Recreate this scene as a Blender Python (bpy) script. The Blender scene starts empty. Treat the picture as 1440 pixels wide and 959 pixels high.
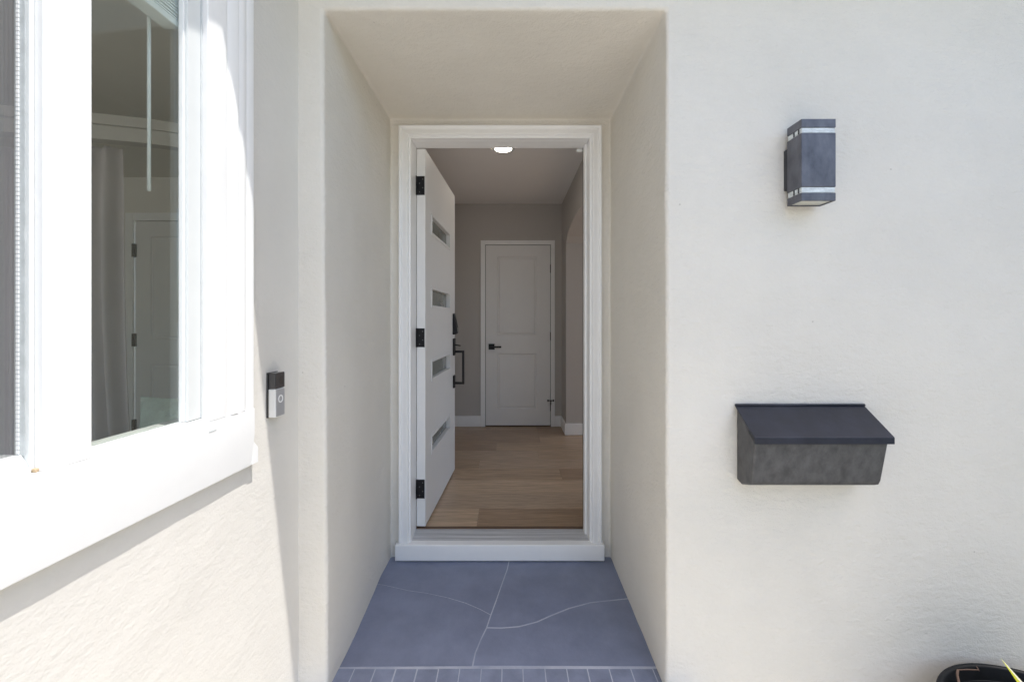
import bpy, bmesh, math, random
from mathutils import Vector, Matrix, noise
random.seed(7)
R = math.radians
scene = bpy.context.scene
COL = scene.collection

# ------------------------------------------------------------------ camera, sky, sun, exposure
CZ = 1.212                       # eye height above the porch floor (z = 0)
F = 618.0                        # focal length in pixels of the 1440 px wide frame
PX, PY = 714.0, 450.0            # vanishing point of the level lines square to the door
cam_d = bpy.data.cameras.new('camera')
cam_d.sensor_width = 36; cam_d.lens = F / 1440 * 36
cam_d.shift_x = (720 - PX) / 1440; cam_d.shift_y = -(479.5 - PY) / 1440
cam_d.clip_start = 0.02; cam_d.clip_end = 2000
cam = bpy.data.objects.new('camera', cam_d); COL.objects.link(cam)
cam.location = (0, 0, CZ); cam.rotation_euler = (R(90), 0, 0)
scene.camera = cam

KX, KY = 0.37, 0.164             # sun ray: metres towards -X and +Y for every metre down
sun_from = Vector((KX, -KY, 1.0)).normalized()
elev = math.asin(sun_from.z); azim = math.atan2(sun_from.x, sun_from.y)
world = bpy.data.worlds.new('World'); scene.world = world; world.use_nodes = True
wn = world.node_tree.nodes; wl = world.node_tree.links
sky = wn.new('ShaderNodeTexSky'); sky.sky_type = 'NISHITA'; sky.sun_disc = False
sky.sun_elevation = elev; sky.sun_rotation = azim; sky.dust_density = 2.0; sky.ozone_density = 0.7
wl.new(sky.outputs[0], wn['Background'].inputs[0]); wn['Background'].inputs[1].default_value = 0.15
sun_d = bpy.data.lights.new('sun', 'SUN'); sun_d.energy = 2.0; sun_d.angle = R(0.53); sun_d.color = (1.0, 0.965, 0.92)
sun = bpy.data.objects.new('sun', sun_d); COL.objects.link(sun)
sun.rotation_euler = sun_from.to_track_quat('Z', 'Y').to_euler(); sun.location = (3, -1, 6)
scene.view_settings.view_transform = 'Standard'; scene.view_settings.look = 'None'
scene.view_settings.exposure = 1.12; scene.view_settings.gamma = 1.0
scene.render.engine = 'CYCLES'
scene.cycles.max_bounces = 10; scene.cycles.diffuse_bounces = 8; scene.cycles.transparent_max_bounces = 12
scene.cycles.use_denoising = True; scene.cycles.sample_clamp_indirect = 6.0

# ------------------------------------------------------------------ projection helpers
def W(px, py, y):
    return Vector(((px - PX) / F * y, y, CZ - (py - PY) / F * y))
def FL(px, py, zrel):            # where the ray through a pixel meets the level zrel below the eye
    y = zrel * F / (py - PY)
    return ((px - PX) / F * y, y)
TH = math.atan(0.0777); CT, ST = math.cos(TH), math.sin(TH)   # window wall runs 4.4 degrees off square
WX = -0.796
def LW(px, p):                   # distance along the window wall of the ray through px, on the plane p proud of it
    y = (-WX - p / CT) / ((PX - px) / F + 0.0777)
    x = (px - PX) / F * y
    return (x - WX) * ST + y * CT

# ------------------------------------------------------------------ materials
def mat(name, col, rough=0.6, metal=0.0, var=0.0, vscale=3.0, bump=None, spec=0.5, streak=None, col2=None, coat=0.0):
    m = bpy.data.materials.new(name); m.use_nodes = True
    n = m.node_tree.nodes; l = m.node_tree.links; b = n['Principled BSDF']
    b.inputs['Roughness'].default_value = rough; b.inputs['Metallic'].default_value = metal
    b.inputs['Specular IOR Level'].default_value = spec
    b.inputs['Base Color'].default_value = (*col, 1)
    tc = n.new('ShaderNodeTexCoord')
    if var or col2:
        mp = n.new('ShaderNodeMapping'); l.new(tc.outputs['Object'], mp.inputs[0])
        if streak: mp.inputs['Scale'].default_value = streak
        nt = n.new('ShaderNodeTexNoise'); nt.inputs['Scale'].default_value = vscale; nt.inputs['Detail'].default_value = 8
        nt.inputs['Roughness'].default_value = 0.62
        l.new(mp.outputs[0], nt.inputs['Vector'])
        rp = n.new('ShaderNodeValToRGB')
        c2 = col2 or tuple(min(1, c * (1 + var)) for c in col); c1 = tuple(c * (1 - var) for c in col) if not col2 else col
        rp.color_ramp.elements[0].color = (*c1, 1); rp.color_ramp.elements[1].color = (*c2, 1)
        rp.color_ramp.elements[0].position = 0.32; rp.color_ramp.elements[1].position = 0.68
        l.new(nt.outputs['Fac'], rp.inputs[0]); l.new(rp.outputs[0], b.inputs['Base Color'])
        rr = n.new('ShaderNodeMapRange'); rr.inputs['To Min'].default_value = rough * 0.85; rr.inputs['To Max'].default_value = min(1, rough * 1.15)
        l.new(nt.outputs['Fac'], rr.inputs['Value']); l.new(rr.outputs[0], b.inputs['Roughness'])
    prev = None
    for (sc, dist, st) in (bump or []):
        mp = n.new('ShaderNodeMapping'); l.new(tc.outputs['Object'], mp.inputs[0])
        if st: mp.inputs['Scale'].default_value = st
        nt = n.new('ShaderNodeTexNoise'); nt.inputs['Scale'].default_value = sc; nt.inputs['Detail'].default_value = 4
        l.new(mp.outputs[0], nt.inputs['Vector'])
        bp = n.new('ShaderNodeBump'); bp.inputs['Distance'].default_value = dist; bp.inputs['Strength'].default_value = 1.0
        l.new(nt.outputs['Fac'], bp.inputs['Height'])
        if prev: l.new(prev.outputs[0], bp.inputs['Normal'])
        prev = bp
    if prev: l.new(prev.outputs[0], b.inputs['Normal'])
    if coat: b.inputs['Coat Weight'].default_value = coat
    return m

def stucco(name, col, k=1.0):
    m = mat(name, col, 0.92, var=0.035, vscale=2.2, spec=0.25,
            bump=[(5.0, 0.007 * k, (1, 1, 1.6)), (30.0, 0.0034 * k, (.7, .7, 1.5)), (75.0, 0.0026 * k, (.8, .8, 1.2)), (230.0, 0.0016 * k, None)])
    n = m.node_tree.nodes; l = m.node_tree.links; b = n['Principled BSDF']
    tc = n.new('ShaderNodeTexCoord')
    v = n.new('ShaderNodeTexVoronoi'); v.inputs['Scale'].default_value = 7.0; l.new(tc.outputs['Object'], v.inputs['Vector'])
    nz = n.new('ShaderNodeTexNoise'); nz.inputs['Scale'].default_value = 90; l.new(tc.outputs['Object'], nz.inputs['Vector'])
    ad = n.new('ShaderNodeMath'); ad.operation = 'MULTIPLY_ADD'; ad.inputs[1].default_value = 0.03
    l.new(nz.outputs['Fac'], ad.inputs[0]); l.new(v.outputs['Distance'], ad.inputs[2])
    mr = n.new('ShaderNodeMapRange'); mr.inputs['From Min'].default_value = 0.028; mr.inputs['From Max'].default_value = 0.04
    mr.inputs['To Min'].default_value = 0.42; mr.inputs['To Max'].default_value = 0.0
    l.new(ad.outputs[0], mr.inputs['Value'])
    src = b.inputs['Base Color'].links[0].from_socket
    mx = n.new('ShaderNodeMix'); mx.data_type = 'RGBA'
    l.new(mr.outputs[0], mx.inputs['Factor']); l.new(src, mx.inputs[6]); mx.inputs[7].default_value = (0.30, 0.27, 0.22, 1)
    l.new(mx.outputs[2], b.inputs['Base Color'])
    return m

def glass(name, tint=(0.95, 0.975, 0.96), rough=0.0, ior=1.52, boost=1.8):
    m = bpy.data.materials.new(name); m.use_nodes = True
    n = m.node_tree.nodes; l = m.node_tree.links; n.remove(n['Principled BSDF'])
    tr = n.new('ShaderNodeBsdfTransparent'); tr.inputs[0].default_value = (*tint, 1)
    gl = n.new('ShaderNodeBsdfGlossy'); gl.inputs['Roughness'].default_value = rough; gl.inputs['Color'].default_value = (0.95, 1, 0.98, 1)
    fr = n.new('ShaderNodeLayerWeight'); fr.inputs['Blend'].default_value = 0.5
    pw = n.new('ShaderNodeMath'); pw.operation = 'POWER'; pw.inputs[1].default_value = 5.0; l.new(fr.outputs['Facing'], pw.inputs[0])
    mu = n.new('ShaderNodeMath'); mu.operation = 'MULTIPLY_ADD'; mu.inputs[1].default_value = 0.95; mu.inputs[2].default_value = 0.075; mu.use_clamp = True
    mx = n.new('ShaderNodeMixShader')
    l.new(pw.outputs[0], mu.inputs[0]); l.new(mu.outputs[0], mx.inputs[0]); l.new(tr.outputs[0], mx.inputs[1]); l.new(gl.outputs[0], mx.inputs[2])
    l.new(mx.outputs[0], n['Material Output'].inputs['Surface'])
    return m

def emit(name, col, s):
    m = bpy.data.materials.new(name); m.use_nodes = True
    b = m.node_tree.nodes['Principled BSDF']; b.inputs['Emission Color'].default_value = (*col, 1); b.inputs['Emission Strength'].default_value = s
    b.inputs['Base Color'].default_value = (*col, 1)
    return m

def screen_mat():
    m = bpy.data.materials.new('insect_mesh'); m.use_nodes = True
    n = m.node_tree.nodes; l = m.node_tree.links; b = n['Principled BSDF']
    b.inputs['Base Color'].default_value = (0.20, 0.20, 0.205, 1); b.inputs['Roughness'].default_value = 0.6
    tc = n.new('ShaderNodeTexCoord'); sp = n.new('ShaderNodeSeparateXYZ'); l.new(tc.outputs['Object'], sp.inputs[0])
    outs = []
    for ax in ('Y', 'Z'):
        a = n.new('ShaderNodeMath'); a.operation = 'MULTIPLY'; a.inputs[1].default_value = 1 / 0.0016; l.new(sp.outputs[ax], a.inputs[0])
        f = n.new('ShaderNodeMath'); f.operation = 'FRACT'; l.new(a.outputs[0], f.inputs[0])
        g = n.new('ShaderNodeMath'); g.operation = 'LESS_THAN'; g.inputs[1].default_value = 0.3; l.new(f.outputs[0], g.inputs[0]); outs.append(g)
    mxm = n.new('ShaderNodeMath'); mxm.operation = 'MAXIMUM'; l.new(outs[0].outputs[0], mxm.inputs[0]); l.new(outs[1].outputs[0], mxm.inputs[1])
    tr = n.new('ShaderNodeBsdfTransparent'); mx = n.new('ShaderNodeMixShader')
    l.new(mxm.outputs[0], mx.inputs[0]); l.new(tr.outputs[0], mx.inputs[1]); l.new(b.outputs[0], mx.inputs[2])
    l.new(mx.outputs[0], n['Material Output'].inputs['Surface'])
    return m

def wood(name, col, i):
    m = mat(name, tuple(c * k for c, k in zip(col, (1.22, 1.2, 1.12))), 0.33, var=0.27, vscale=4.0 + i, streak=(1.0, 14.0, 1.0), bump=[(60, 0.0004, (0.6, 10, 1))], spec=0.4)
    return m

M = {}
M['stucco'] = stucco('stucco', (0.762, 0.73, 0.664))
M['stucco_side'] = stucco('smoother_stucco', (0.725, 0.70, 0.65), 0.38)
M['white'] = mat('white_trim_paint', (0.88, 0.88, 0.87), 0.38, var=0.02, vscale=6, bump=[(30, 0.0006, None), (7, 0.001, None)])
M['door_white'] = mat('white_door_paint', (0.78, 0.775, 0.76), 0.42, var=0.015, vscale=5, bump=[(120, 0.0002, None)])
M['vinyl'] = mat('white_vinyl', (0.74, 0.76, 0.75), 0.35, var=0.02, vscale=10)
M['gasket'] = mat('grey_gasket', (0.56, 0.59, 0.59), 0.6, var=0.12, vscale=40)
M['black'] = mat('black_hardware', (0.007, 0.007, 0.009), 0.45, metal=0.0, spec=0.3, var=0.2, vscale=20)
M['slab'] = mat('blue_grey_porch_paint', (0.205, 0.232, 0.325), 0.42, var=0.13, vscale=6, bump=[(9, 0.005, None), (120, 0.0006, None)], spec=0.45)
M['slab_b'] = mat('blue_grey_brick_paint', (0.218, 0.246, 0.335), 0.55, var=0.2, vscale=9, bump=[(22, 0.002, None), (150, 0.0008, None)], spec=0.4)
M['mortar'] = mat('pale_painted_mortar', (0.30, 0.33, 0.43), 0.7, col2=(0.56, 0.58, 0.64), vscale=3.5, bump=[(60, 0.002, None)])
M['paving'] = mat('concrete_paving', (0.60, 0.565, 0.50), 0.9, var=0.1, vscale=1.5, bump=[(60, 0.002, None)])
M['hall_paint'] = mat('taupe_wall_paint', (0.50, 0.475, 0.445), 0.75, var=0.015, vscale=3, bump=[(80, 0.0006, None)])
M['ceil_paint'] = mat('ceiling_paint', (0.80, 0.785, 0.77), 0.85, var=0.01, vscale=3, bump=[(80, 0.0008, None)])
M['room_paint'] = mat('beige_room_paint', (0.74, 0.715, 0.65), 0.8, var=0.02, vscale=3)
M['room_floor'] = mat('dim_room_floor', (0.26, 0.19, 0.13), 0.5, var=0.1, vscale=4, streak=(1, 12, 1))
M['galv'] = mat('weathered_zinc', (0.060, 0.061, 0.064), 0.5, metal=0.3, col2=(0.118, 0.118, 0.122), vscale=34, streak=(1, 1, 0.7), bump=[(50, 0.0008, None)])
M['lid'] = mat('blue_black_lid', (0.030, 0.033, 0.048), 0.42, metal=0.25, var=0.22, vscale=14, bump=[(60, 0.0006, None)])
M['lamp_al'] = mat('weathered_grey_aluminium', (0.085, 0.089, 0.106), 0.45, metal=0.4, col2=(0.16, 0.165, 0.19), vscale=28, streak=(1, 1, 0.5), bump=[(70, 0.0004, None)])
M['lamp_dark'] = mat('dark_grey_aluminium', (0.045, 0.047, 0.055), 0.5, metal=0.3, var=0.2, vscale=10)
M['acrylic'] = mat('clear_acrylic_edge', (0.62, 0.66, 0.66), 0.12, var=0.25, vscale=45, streak=(1, 1, 3), spec=0.8)
M['frost'] = mat('frosted_lens', (0.5, 0.51, 0.47), 0.35, var=0.05)
M['glass'] = glass('window_glass')
M['lite'] = mat('obscure_door_glass', (0.17, 0.185, 0.165), 0.16, var=0.06, vscale=14, spec=0.7, streak=(1, 3, 1))
M['screen'] = screen_mat()
M['silver'] = mat('satin_nickel_plastic', (0.42, 0.42, 0.43), 0.38, metal=0.2, var=0.03)
M['silver_side'] = mat('pale_plastic', (0.72, 0.72, 0.70), 0.4)
M['smoke'] = mat('glossy_black_plastic', (0.03, 0.03, 0.033), 0.1, spec=0.8)
M['lens'] = mat('camera_lens_black', (0.004, 0.004, 0.005), 0.04, spec=1.0)
M['ringwhite'] = mat('white_button_ring', (0.85, 0.85, 0.85), 0.3)
M['pot'] = mat('black_plastic_pot', (0.006, 0.0065, 0.008), 0.5, spec=0.12, var=0.2, vscale=20)
M['soil'] = mat('dark_potting_soil', (0.006, 0.005, 0.004), 0.95, var=0.4, vscale=40, bump=[(70, 0.01, None)])
M['stem'] = mat('dry_brown_stem', (0.07, 0.04, 0.028), 0.8, var=0.3, vscale=40)
M['tan'] = mat('tan_grit', (0.5, 0.38, 0.24), 0.8)
M['leaf_y'] = mat('yellow_leaf_edge', (0.62, 0.60, 0.04), 0.45, var=0.1, vscale=20)
M['leaf_w'] = mat('cream_leaf', (0.66, 0.62, 0.45), 0.45, var=0.1, vscale=20)
M['leaf_g'] = mat('green_leaf', (0.07, 0.13, 0.035), 0.45, var=0.2, vscale=20)
M['ribbed'] = mat('grey_aluminium_threshold', (0.60, 0.595, 0.59), 0.45, metal=0.1, var=0.3, vscale=6, streak=(0.4, 30, 1))  # dark streaks in the colour add to the groove shade
M['strip'] = mat('brown_transition_strip', (0.13, 0.08, 0.05), 0.5, var=0.2, vscale=12, streak=(0.5, 10, 1))
M['rubber'] = mat('dark_weatherstrip', (0.03, 0.025, 0.022), 0.7)
M['curtain'] = mat('grey_sheer_curtain', (0.56, 0.52, 0.52), 0.9, var=0.04, vscale=5)
M['cushion'] = mat('pale_mint_cushion', (0.55, 0.64, 0.57), 0.95, var=0.12, vscale=30, bump=[(90, 0.004, (1, 1, 2.5))])
M['sofa'] = mat('grey_sofa_fabric', (0.30, 0.29, 0.27), 0.95, var=0.08, vscale=30, bump=[(150, 0.002, None)])
M['tile'] = mat('terracotta_roof_tile', (0.42, 0.22, 0.14), 0.8, var=0.15, vscale=5)
M['refl_band'] = mat('reflected_band_white', (0.55, 0.53, 0.49), 0.6, var=0.04)  # tone of the band that stands in for a reflection
M['glow'] = emit('lit_downlight_lens', (1.0, 0.90, 0.76), 15.0)
M['planks'] = [wood('oak_plank_%s' % k, c, i) for i, (k, c) in enumerate((('warm', (0.35, 0.25, 0.17)), ('pale', (0.41, 0.30, 0.21)), ('brown', (0.29, 0.20, 0.135)), ('grey', (0.36, 0.265, 0.19))))]

# ------------------------------------------------------------------ object helpers
def tag(o, label=None, cat=None, group=None, kind=None):
    if label: o['label'] = label
    if cat: o['category'] = cat
    if group: o['group'] = group
    if kind: o['kind'] = kind
    return o
def thing(name, label, cat, loc=(0, 0, 0), rz=0.0, group=None):
    o = bpy.data.objects.new(name, None); COL.objects.link(o)
    o.location = loc; o.rotation_euler = (0, 0, rz); o.empty_display_size = 0.1
    return tag(o, label, cat, group)
def chain(o):
    m = Matrix.LocRotScale(o.location, o.rotation_euler, None)
    return chain(o.parent) @ m if o.parent else m

class MB:
    """collects shapes; build() links them as ONE mesh object"""
    def __init__(s): s.bm = bmesh.new()
    def face(s, pts):
        return s.bm.faces.new([s.bm.verts.new(p) for p in pts])
    def box(s, a, b):
        x0, y0, z0 = (min(a[i], b[i]) for i in range(3)); x1, y1, z1 = (max(a[i], b[i]) for i in range(3))
        v = [s.bm.verts.new(p) for p in ((x0,y0,z0),(x1,y0,z0),(x1,y1,z0),(x0,y1,z0),(x0,y0,z1),(x1,y0,z1),(x1,y1,z1),(x0,y1,z1))]
        for f in ((0,3,2,1),(4,5,6,7),(0,1,5,4),(1,2,6,5),(2,3,7,6),(3,0,4,7)): s.bm.faces.new([v[i] for i in f])
        return s
    def prism(s, pts, axis, a, b):
        """pts 2-D outline, extruded along axis from a to b; the outline uses the two other axes in order"""
        def P(q, t):
            r = [0, 0, 0]; o = [i for i in range(3) if i != axis]
            r[o[0]], r[o[1]], r[axis] = q[0], q[1], t
            return r
        A = [s.bm.verts.new(P(q, a)) for q in pts]; B = [s.bm.verts.new(P(q, b)) for q in pts]
        n = len(pts)
        for i in range(n): s.bm.faces.new([A[i], A[(i+1) % n], B[(i+1) % n], B[i]])
        s.bm.faces.new(list(reversed(A))); s.bm.faces.new(B)
        return s
    def tube(s, pts, r, n=10, cap=True):
        pts = [Vector(p) for p in pts]; rs = r if isinstance(r, (list, tuple)) else [r] * len(pts)
        rings = []; up = None
        for i, p in enumerate(pts):
            t = ((pts[min(i+1, len(pts)-1)] - pts[max(i-1, 0)])).normalized()
            if up is None: up = t.orthogonal().normalized()
            u = (up - t * up.dot(t)).normalized(); up = u; v = t.cross(u)
            rings.append([s.bm.verts.new(p + (u * math.cos(2*math.pi*k/n) + v * math.sin(2*math.pi*k/n)) * rs[i]) for k in range(n)])
        for a, b in zip(rings, rings[1:]):
            for k in range(n): s.bm.faces.new([a[k], a[(k+1) % n], b[(k+1) % n], b[k]])
        if cap: s.bm.faces.new(list(reversed(rings[0]))); s.bm.faces.new(rings[-1])
        return s
    def lathe(s, prof, c=(0, 0, 0), n=48, close=False):
        rings = [[s.bm.verts.new((c[0] + r*math.cos(2*math.pi*k/n), c[1] + r*math.sin(2*math.pi*k/n), c[2] + z)) for k in range(n)] for r, z in prof]
        for a, b in zip(rings, rings[1:]):
            for k in range(n): s.bm.faces.new([a[k], a[(k+1) % n], b[(k+1) % n], b[k]])
        if close: s.bm.faces.new(list(reversed(rings[0]))); s.bm.faces.new(rings[-1])
        return s
    def build(s, name, m, parent=None, bevel=0.0, segs=2, smooth=False, local=True, fix=True):
        if fix: bmesh.ops.recalc_face_normals(s.bm, faces=s.bm.faces[:])
        me = bpy.data.meshes.new(name); s.bm.to_mesh(me); s.bm.free()
        me.materials.append(m)
        o = bpy.data.objects.new(name, me); COL.objects.link(o)
        if parent is not None:
            o.parent = parent
            if not local: me.transform(chain(parent).inverted())
        if smooth:
            for p in me.polygons: p.use_smooth = True
        if bevel:
            b = o.modifiers.new('bevel', 'BEVEL'); b.width = bevel; b.segments = segs; b.limit_method = 'ANGLE'; b.angle_limit = R(40)
            for p in me.polygons: p.use_smooth = True
            w = o.modifiers.new('wn', 'WEIGHTED_NORMAL'); w.keep_sharp = True
        return o

def bumpy(p, amp=0.0028):
    return amp * noise.noise(Vector(p) * 3.2) + amp * 0.45 * noise.noise(Vector(p) * 11.0 + Vector((5, 3, 1)))
def displace(me_bm, amp=0.0028):
    me_bm.normal_update()
    mv = [(v, v.normal.copy() * bumpy(v.co, amp)) for v in me_bm.verts]
    for v, d in mv: v.co += d

# ------------------------------------------------------------------ ground and porch floor
YF, YB = 1.437, 2.25             # face of the entry wall, back of the recess
GZ = -0.19                       # paving below the porch step
b = MB(); b.face([(-400, -600, GZ), (400, -600, GZ), (400, 700, GZ), (-400, 700, GZ)])
ground = tag(b.build('ground', M['paving']), kind='structure')
b = MB(); b.box((-0.68, 1.335, GZ - 0.05), (0.62, 2.42, -0.0008))
porch = tag(b.build('porch_floor', M['mortar']), kind='structure')

def fl(*pts): return [FL(x, y, CZ) for x, y in pts]
VJ = fl((717,782),(713,800),(705,822),(697,845),(690,864)) ; VJ2 = fl((690,864),(684,882)); VJ3 = fl((684,882),(676,898),(668,917),(664,936.5))
LJ = fl((690,864),(675,856),(655,847.5),(630,840),(600,833.5),(575,830),(540,822),(527,820))
RJ = fl((684,882),(705,882.5),(730,880.5),(755,874),(775,865),(800,855),(830,847),(884,841),(893,840.5))
YR = CZ * F / (937.5 - 450)
def inset_poly(pts, d):
    n = len(pts); out = []
    area = sum(pts[i][0]*pts[(i+1)%n][1] - pts[(i+1)%n][0]*pts[i][1] for i in range(n))
    sg = 1 if area > 0 else -1
    for i in range(n):
        p0, p1, p2 = Vector(pts[i-1]), Vector(pts[i]), Vector(pts[(i+1) % n])
        e1 = (p1 - p0).normalized(); e2 = (p2 - p1).normalized()
        n1 = Vector((-e1.y, e1.x)) * sg; n2 = Vector((-e2.y, e2.x)) * sg
        m = (n1 + n2)
        m = m / max(0.35, m.length_squared / 2)
        out.append(tuple(p1 + m * d))
    return out
XLF, XRF = -0.64, 0.57
stones = [
    VJ + LJ[1:] + [(XLF, LJ[-1][1]), (XLF, 2.26)],
    LJ[::-1] + VJ2[1:] + VJ3[1:] + [(XLF, YR), (XLF, LJ[-1][1])],
    VJ + VJ2[1:] + RJ[1:] + [(XRF, RJ[-1][1]), (XRF, 2.26)],
    RJ[::-1] + VJ3[1:] + [(XRF, YR), (XRF, RJ[-1][1])],
]
for i, s in enumerate(stones):
    q = inset_poly(s, [0.0014, 0.0016, 0.0034, 0.0036][i])
    b = MB(); b.prism(q, 2, -0.03, 0.0)
    o = b.build('flagstone', M['slab'], porch, bevel=0.0005, segs=1)
x = -0.605; k = 0
while x < 0.56:
    w = 0.0715 + random.uniform(-0.003, 0.003)
    b = MB(); b.box((x, 1.325, -0.06), (x + w, YR - 0.0065 - random.uniform(0, .001), random.uniform(-0.0008, 0.0006)))
    b.build('brick', M['slab_b'], porch, bevel=0.0012); x += w + 0.0032

# ------------------------------------------------------------------ entry wall with its recess
ZT = 1.45 + CZ                    # underside of the eaves
entry_wall = thing('stucco_wall', 'cream stucco wall with the deep door recess, running off to the right', 'wall')
def ring(o, y):
    """left, right, top of the opening at depth y, set back by o"""
    t = min(1, max(0, (y - YF) / (YB - YF)))
    xl = -0.6035 + t * 0.004; xr = 0.5185 + t * 0.0085; zt = CZ + 1.015 + t * 0.0135
    return xl - o, xr + o, zt + o
prof = [(3.6, YF), (2.8, YF), (2.2, YF), (1.8, YF)]
o_ = 1.5
while o_ > 0.035: prof.append((o_, YF)); o_ -= 0.035 if o_ > 0.1 else 0.012
RB = 0.013
for a in range(0, 7):
    t = a / 6 * math.pi / 2
    prof.append((RB - RB * math.sin(t), YF + RB - RB * math.cos(t)))
y_ = YF + RB + 0.02
while y_ < YB - 0.02: prof.append((0.0, y_)); y_ += 0.027
for a in range(0, 5):
    t = a / 4 * math.pi / 2
    prof.append((-0.012 + 0.012 * math.cos(t), YB - 0.012 + 0.012 * math.sin(t)))
prof += [(-0.03, YB), (-0.05, YB), (-0.08, YB)]
b = MB(); rows = []
NV, NH, RC = 84, 42, 0.010
for (o_, y) in prof:
    xl, xr, zt = ring(o_, y)
    zb = GZ - 0.05
    path = [(xl, zb + (zt - RC - zb) * i / NV) for i in range(NV + 1)]
    path += [(xl + RC - RC * math.cos(t), zt - RC + RC * math.sin(t)) for t in (R(22), R(45), R(68))]
    path += [(xl + RC + (xr - xl - 2 * RC) * i / NH, zt) for i in range(NH + 1)]
    path += [(xr - RC + RC * math.cos(t), zt - RC + RC * math.sin(t)) for t in (R(68), R(45), R(22))]
    path += [(xr, zb + (zt - RC - zb) * (NV - i) / NV) for i in range(NV + 1)]
    row = []
    for (x, z) in path:
        if x < 0 and z < zt - 0.3 and o_ <= 0.05:   # the left arris leans in a little towards the floor
            x += 0.016 * max(0.0, 1 - max(z, 0) / 1.9) * (1 if y < YF + 0.25 else max(0, 1 - (y - YF - 0.25) / 0.4))
        x = max(x, -0.73); z = min(z, ZT + 0.06)
        row.append(b.bm.verts.new((x, y, z)))
    rows.append(row)
for r0, r1 in zip(rows, rows[1:]):
    for i in range(len(r0) - 1):
        b.bm.faces.new([r0[i], r0[i+1], r1[i+1], r1[i]])
bmesh.ops.dissolve_degenerate(b.bm, dist=0.0005, edges=b.bm.edges[:])
bmesh.ops.recalc_face_normals(b.bm, faces=b.bm.faces[:])
displace(b.bm, 0.0032)
b.build('stucco_render', M['stucco'], entry_wall, smooth=True)

# ------------------------------------------------------------------ window wall (local frame: x proud, y along, z up from the eye)
WROT = -TH
WLOC = (WX, 0, CZ)
window_wall = thing('stucco_wall', 'sunlit cream stucco side wall below and around the white window', 'wall', WLOC, WROT)
yA0, yA1 = 0.40, LW(65, 0.03)            # left opening
yB0, yB1 = LW(130, 0.03), LW(292.5, 0.03)  # right opening
zS, zH = -0.2345, 0.86
YEND = 1.452
def cuts(a, b_, step, extra):
    n = max(1, round((b_ - a) / step)); c = [a + (b_ - a) * i / n for i in range(n + 1)]
    c = [v for v in c if all(abs(v - e) > step * 0.3 for e in extra)] + list(extra)
    return sorted(c)
ys = cuts(-1.6, YEND, 0.035, [yA0, yB1]); zs = cuts(-1.45, 1.5, 0.035, [zS, zH])
for p_, nm in ((0.0, 'stucco_render'), (-0.06, 'plaster_lining')):
    b = MB(); g = {}
    h0, h1 = (yA0, yB1) if p_ == 0 else (yA0 - .12, yB1 + .14)
    ys = cuts(-1.6, YEND, 0.035, [h0, h1])
    for i, y in enumerate(ys):
        for j, z in enumerate(zs): g[i, j] = b.bm.verts.new((p_, y, z))
    for i in range(len(ys) - 1):
        for j in range(len(zs) - 1):
            if h0 - 1e-6 <= ys[i] and ys[i+1] <= h1 + 1e-6 and zS - 1e-6 <= zs[j] and zs[j+1] <= zH + 1e-6: continue
            b.bm.faces.new([g[i, j], g[i+1, j], g[i+1, j+1], g[i, j+1]])
    b.bm.verts.ensure_lookup_table()
    if p_ == 0.0: displace(b.bm, 0.0036)
    b.build(nm, M['stucco_side'] if p_ == 0.0 else M['room_paint'], window_wall, smooth=True, fix=False)

# ------------------------------------------------------------------ window
win = thing('window', 'large white framed window with clear pane and insect screen', 'window', WLOC, WROT)
WH = M['white']
# right casing board with flutes
cR = LW(358, 0.03)
def P(px): return LW(px, 0.03)
pr = [(0.001, yB1), (0.029, yB1), (0.0305, P(294)), (0.0305, P(318)), (0.027, P(320)), (0.027, P(322)), (0.0315, P(325)), (0.0325, P(334)),
      (0.028, P(336)), (0.028, P(338)), (0.031, P(340)), (0.031, P(345)), (0.027, P(347)), (0.027, P(349)), (0.030, P(351)), (0.029, cR - .002), (0.026, cR), (0.001, cR)]
MB().prism(pr, 2, zS + 0.0005, 1.02).build('casing', WH, win, bevel=0.0006, segs=1)
yL = yA0 - 0.16
MB().box((0.001, yL, zS + 0.0005), (0.030, yA0, 1.02)).build('casing', WH, win, bevel=0.002)
MB().box((0.001, yA0 + .0005, zH), (0.030, yB1 - .0005, 1.02)).build('casing', WH, win, bevel=0.002)
# apron and sill in one board, nosed at the foot
zb = -0.388
yE = LW(374, 0.04)
b = MB(); b.prism([(0.001, zS), (0.0305, zS), (0.0308, -0.30), (0.0215, zb + 0.003), (0.019, zb), (0.001, zb)], 1, yL, cR + 0.0005)
b.prism([(cR + 0.0005, -0.318), (yE - .008, -0.345), (yE - .008, zb + .002), (cR + 0.0005, zb + .002)], 0, 0.001, 0.0235)
b.build('sill', WH, win, bevel=0.001, segs=1)
MB().box((0.0302, LW(294, .031), -0.2585), (0.0316, LW(304, .031), -0.2565)).build('weep_slot', M['gasket'], win)
# mullion
mu = [(-0.02, yA1), (0.024, yA1), (0.027, P(70)), (0.027, P(86)), (0.030, P(89)), (0.0305, yB0 - .002), (0.028, yB0), (-0.02, yB0)]
MB().prism(mu, 2, zS + .0005, zH - .0005).build('mullion', WH, win, bevel=0.0008, segs=1)
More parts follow.
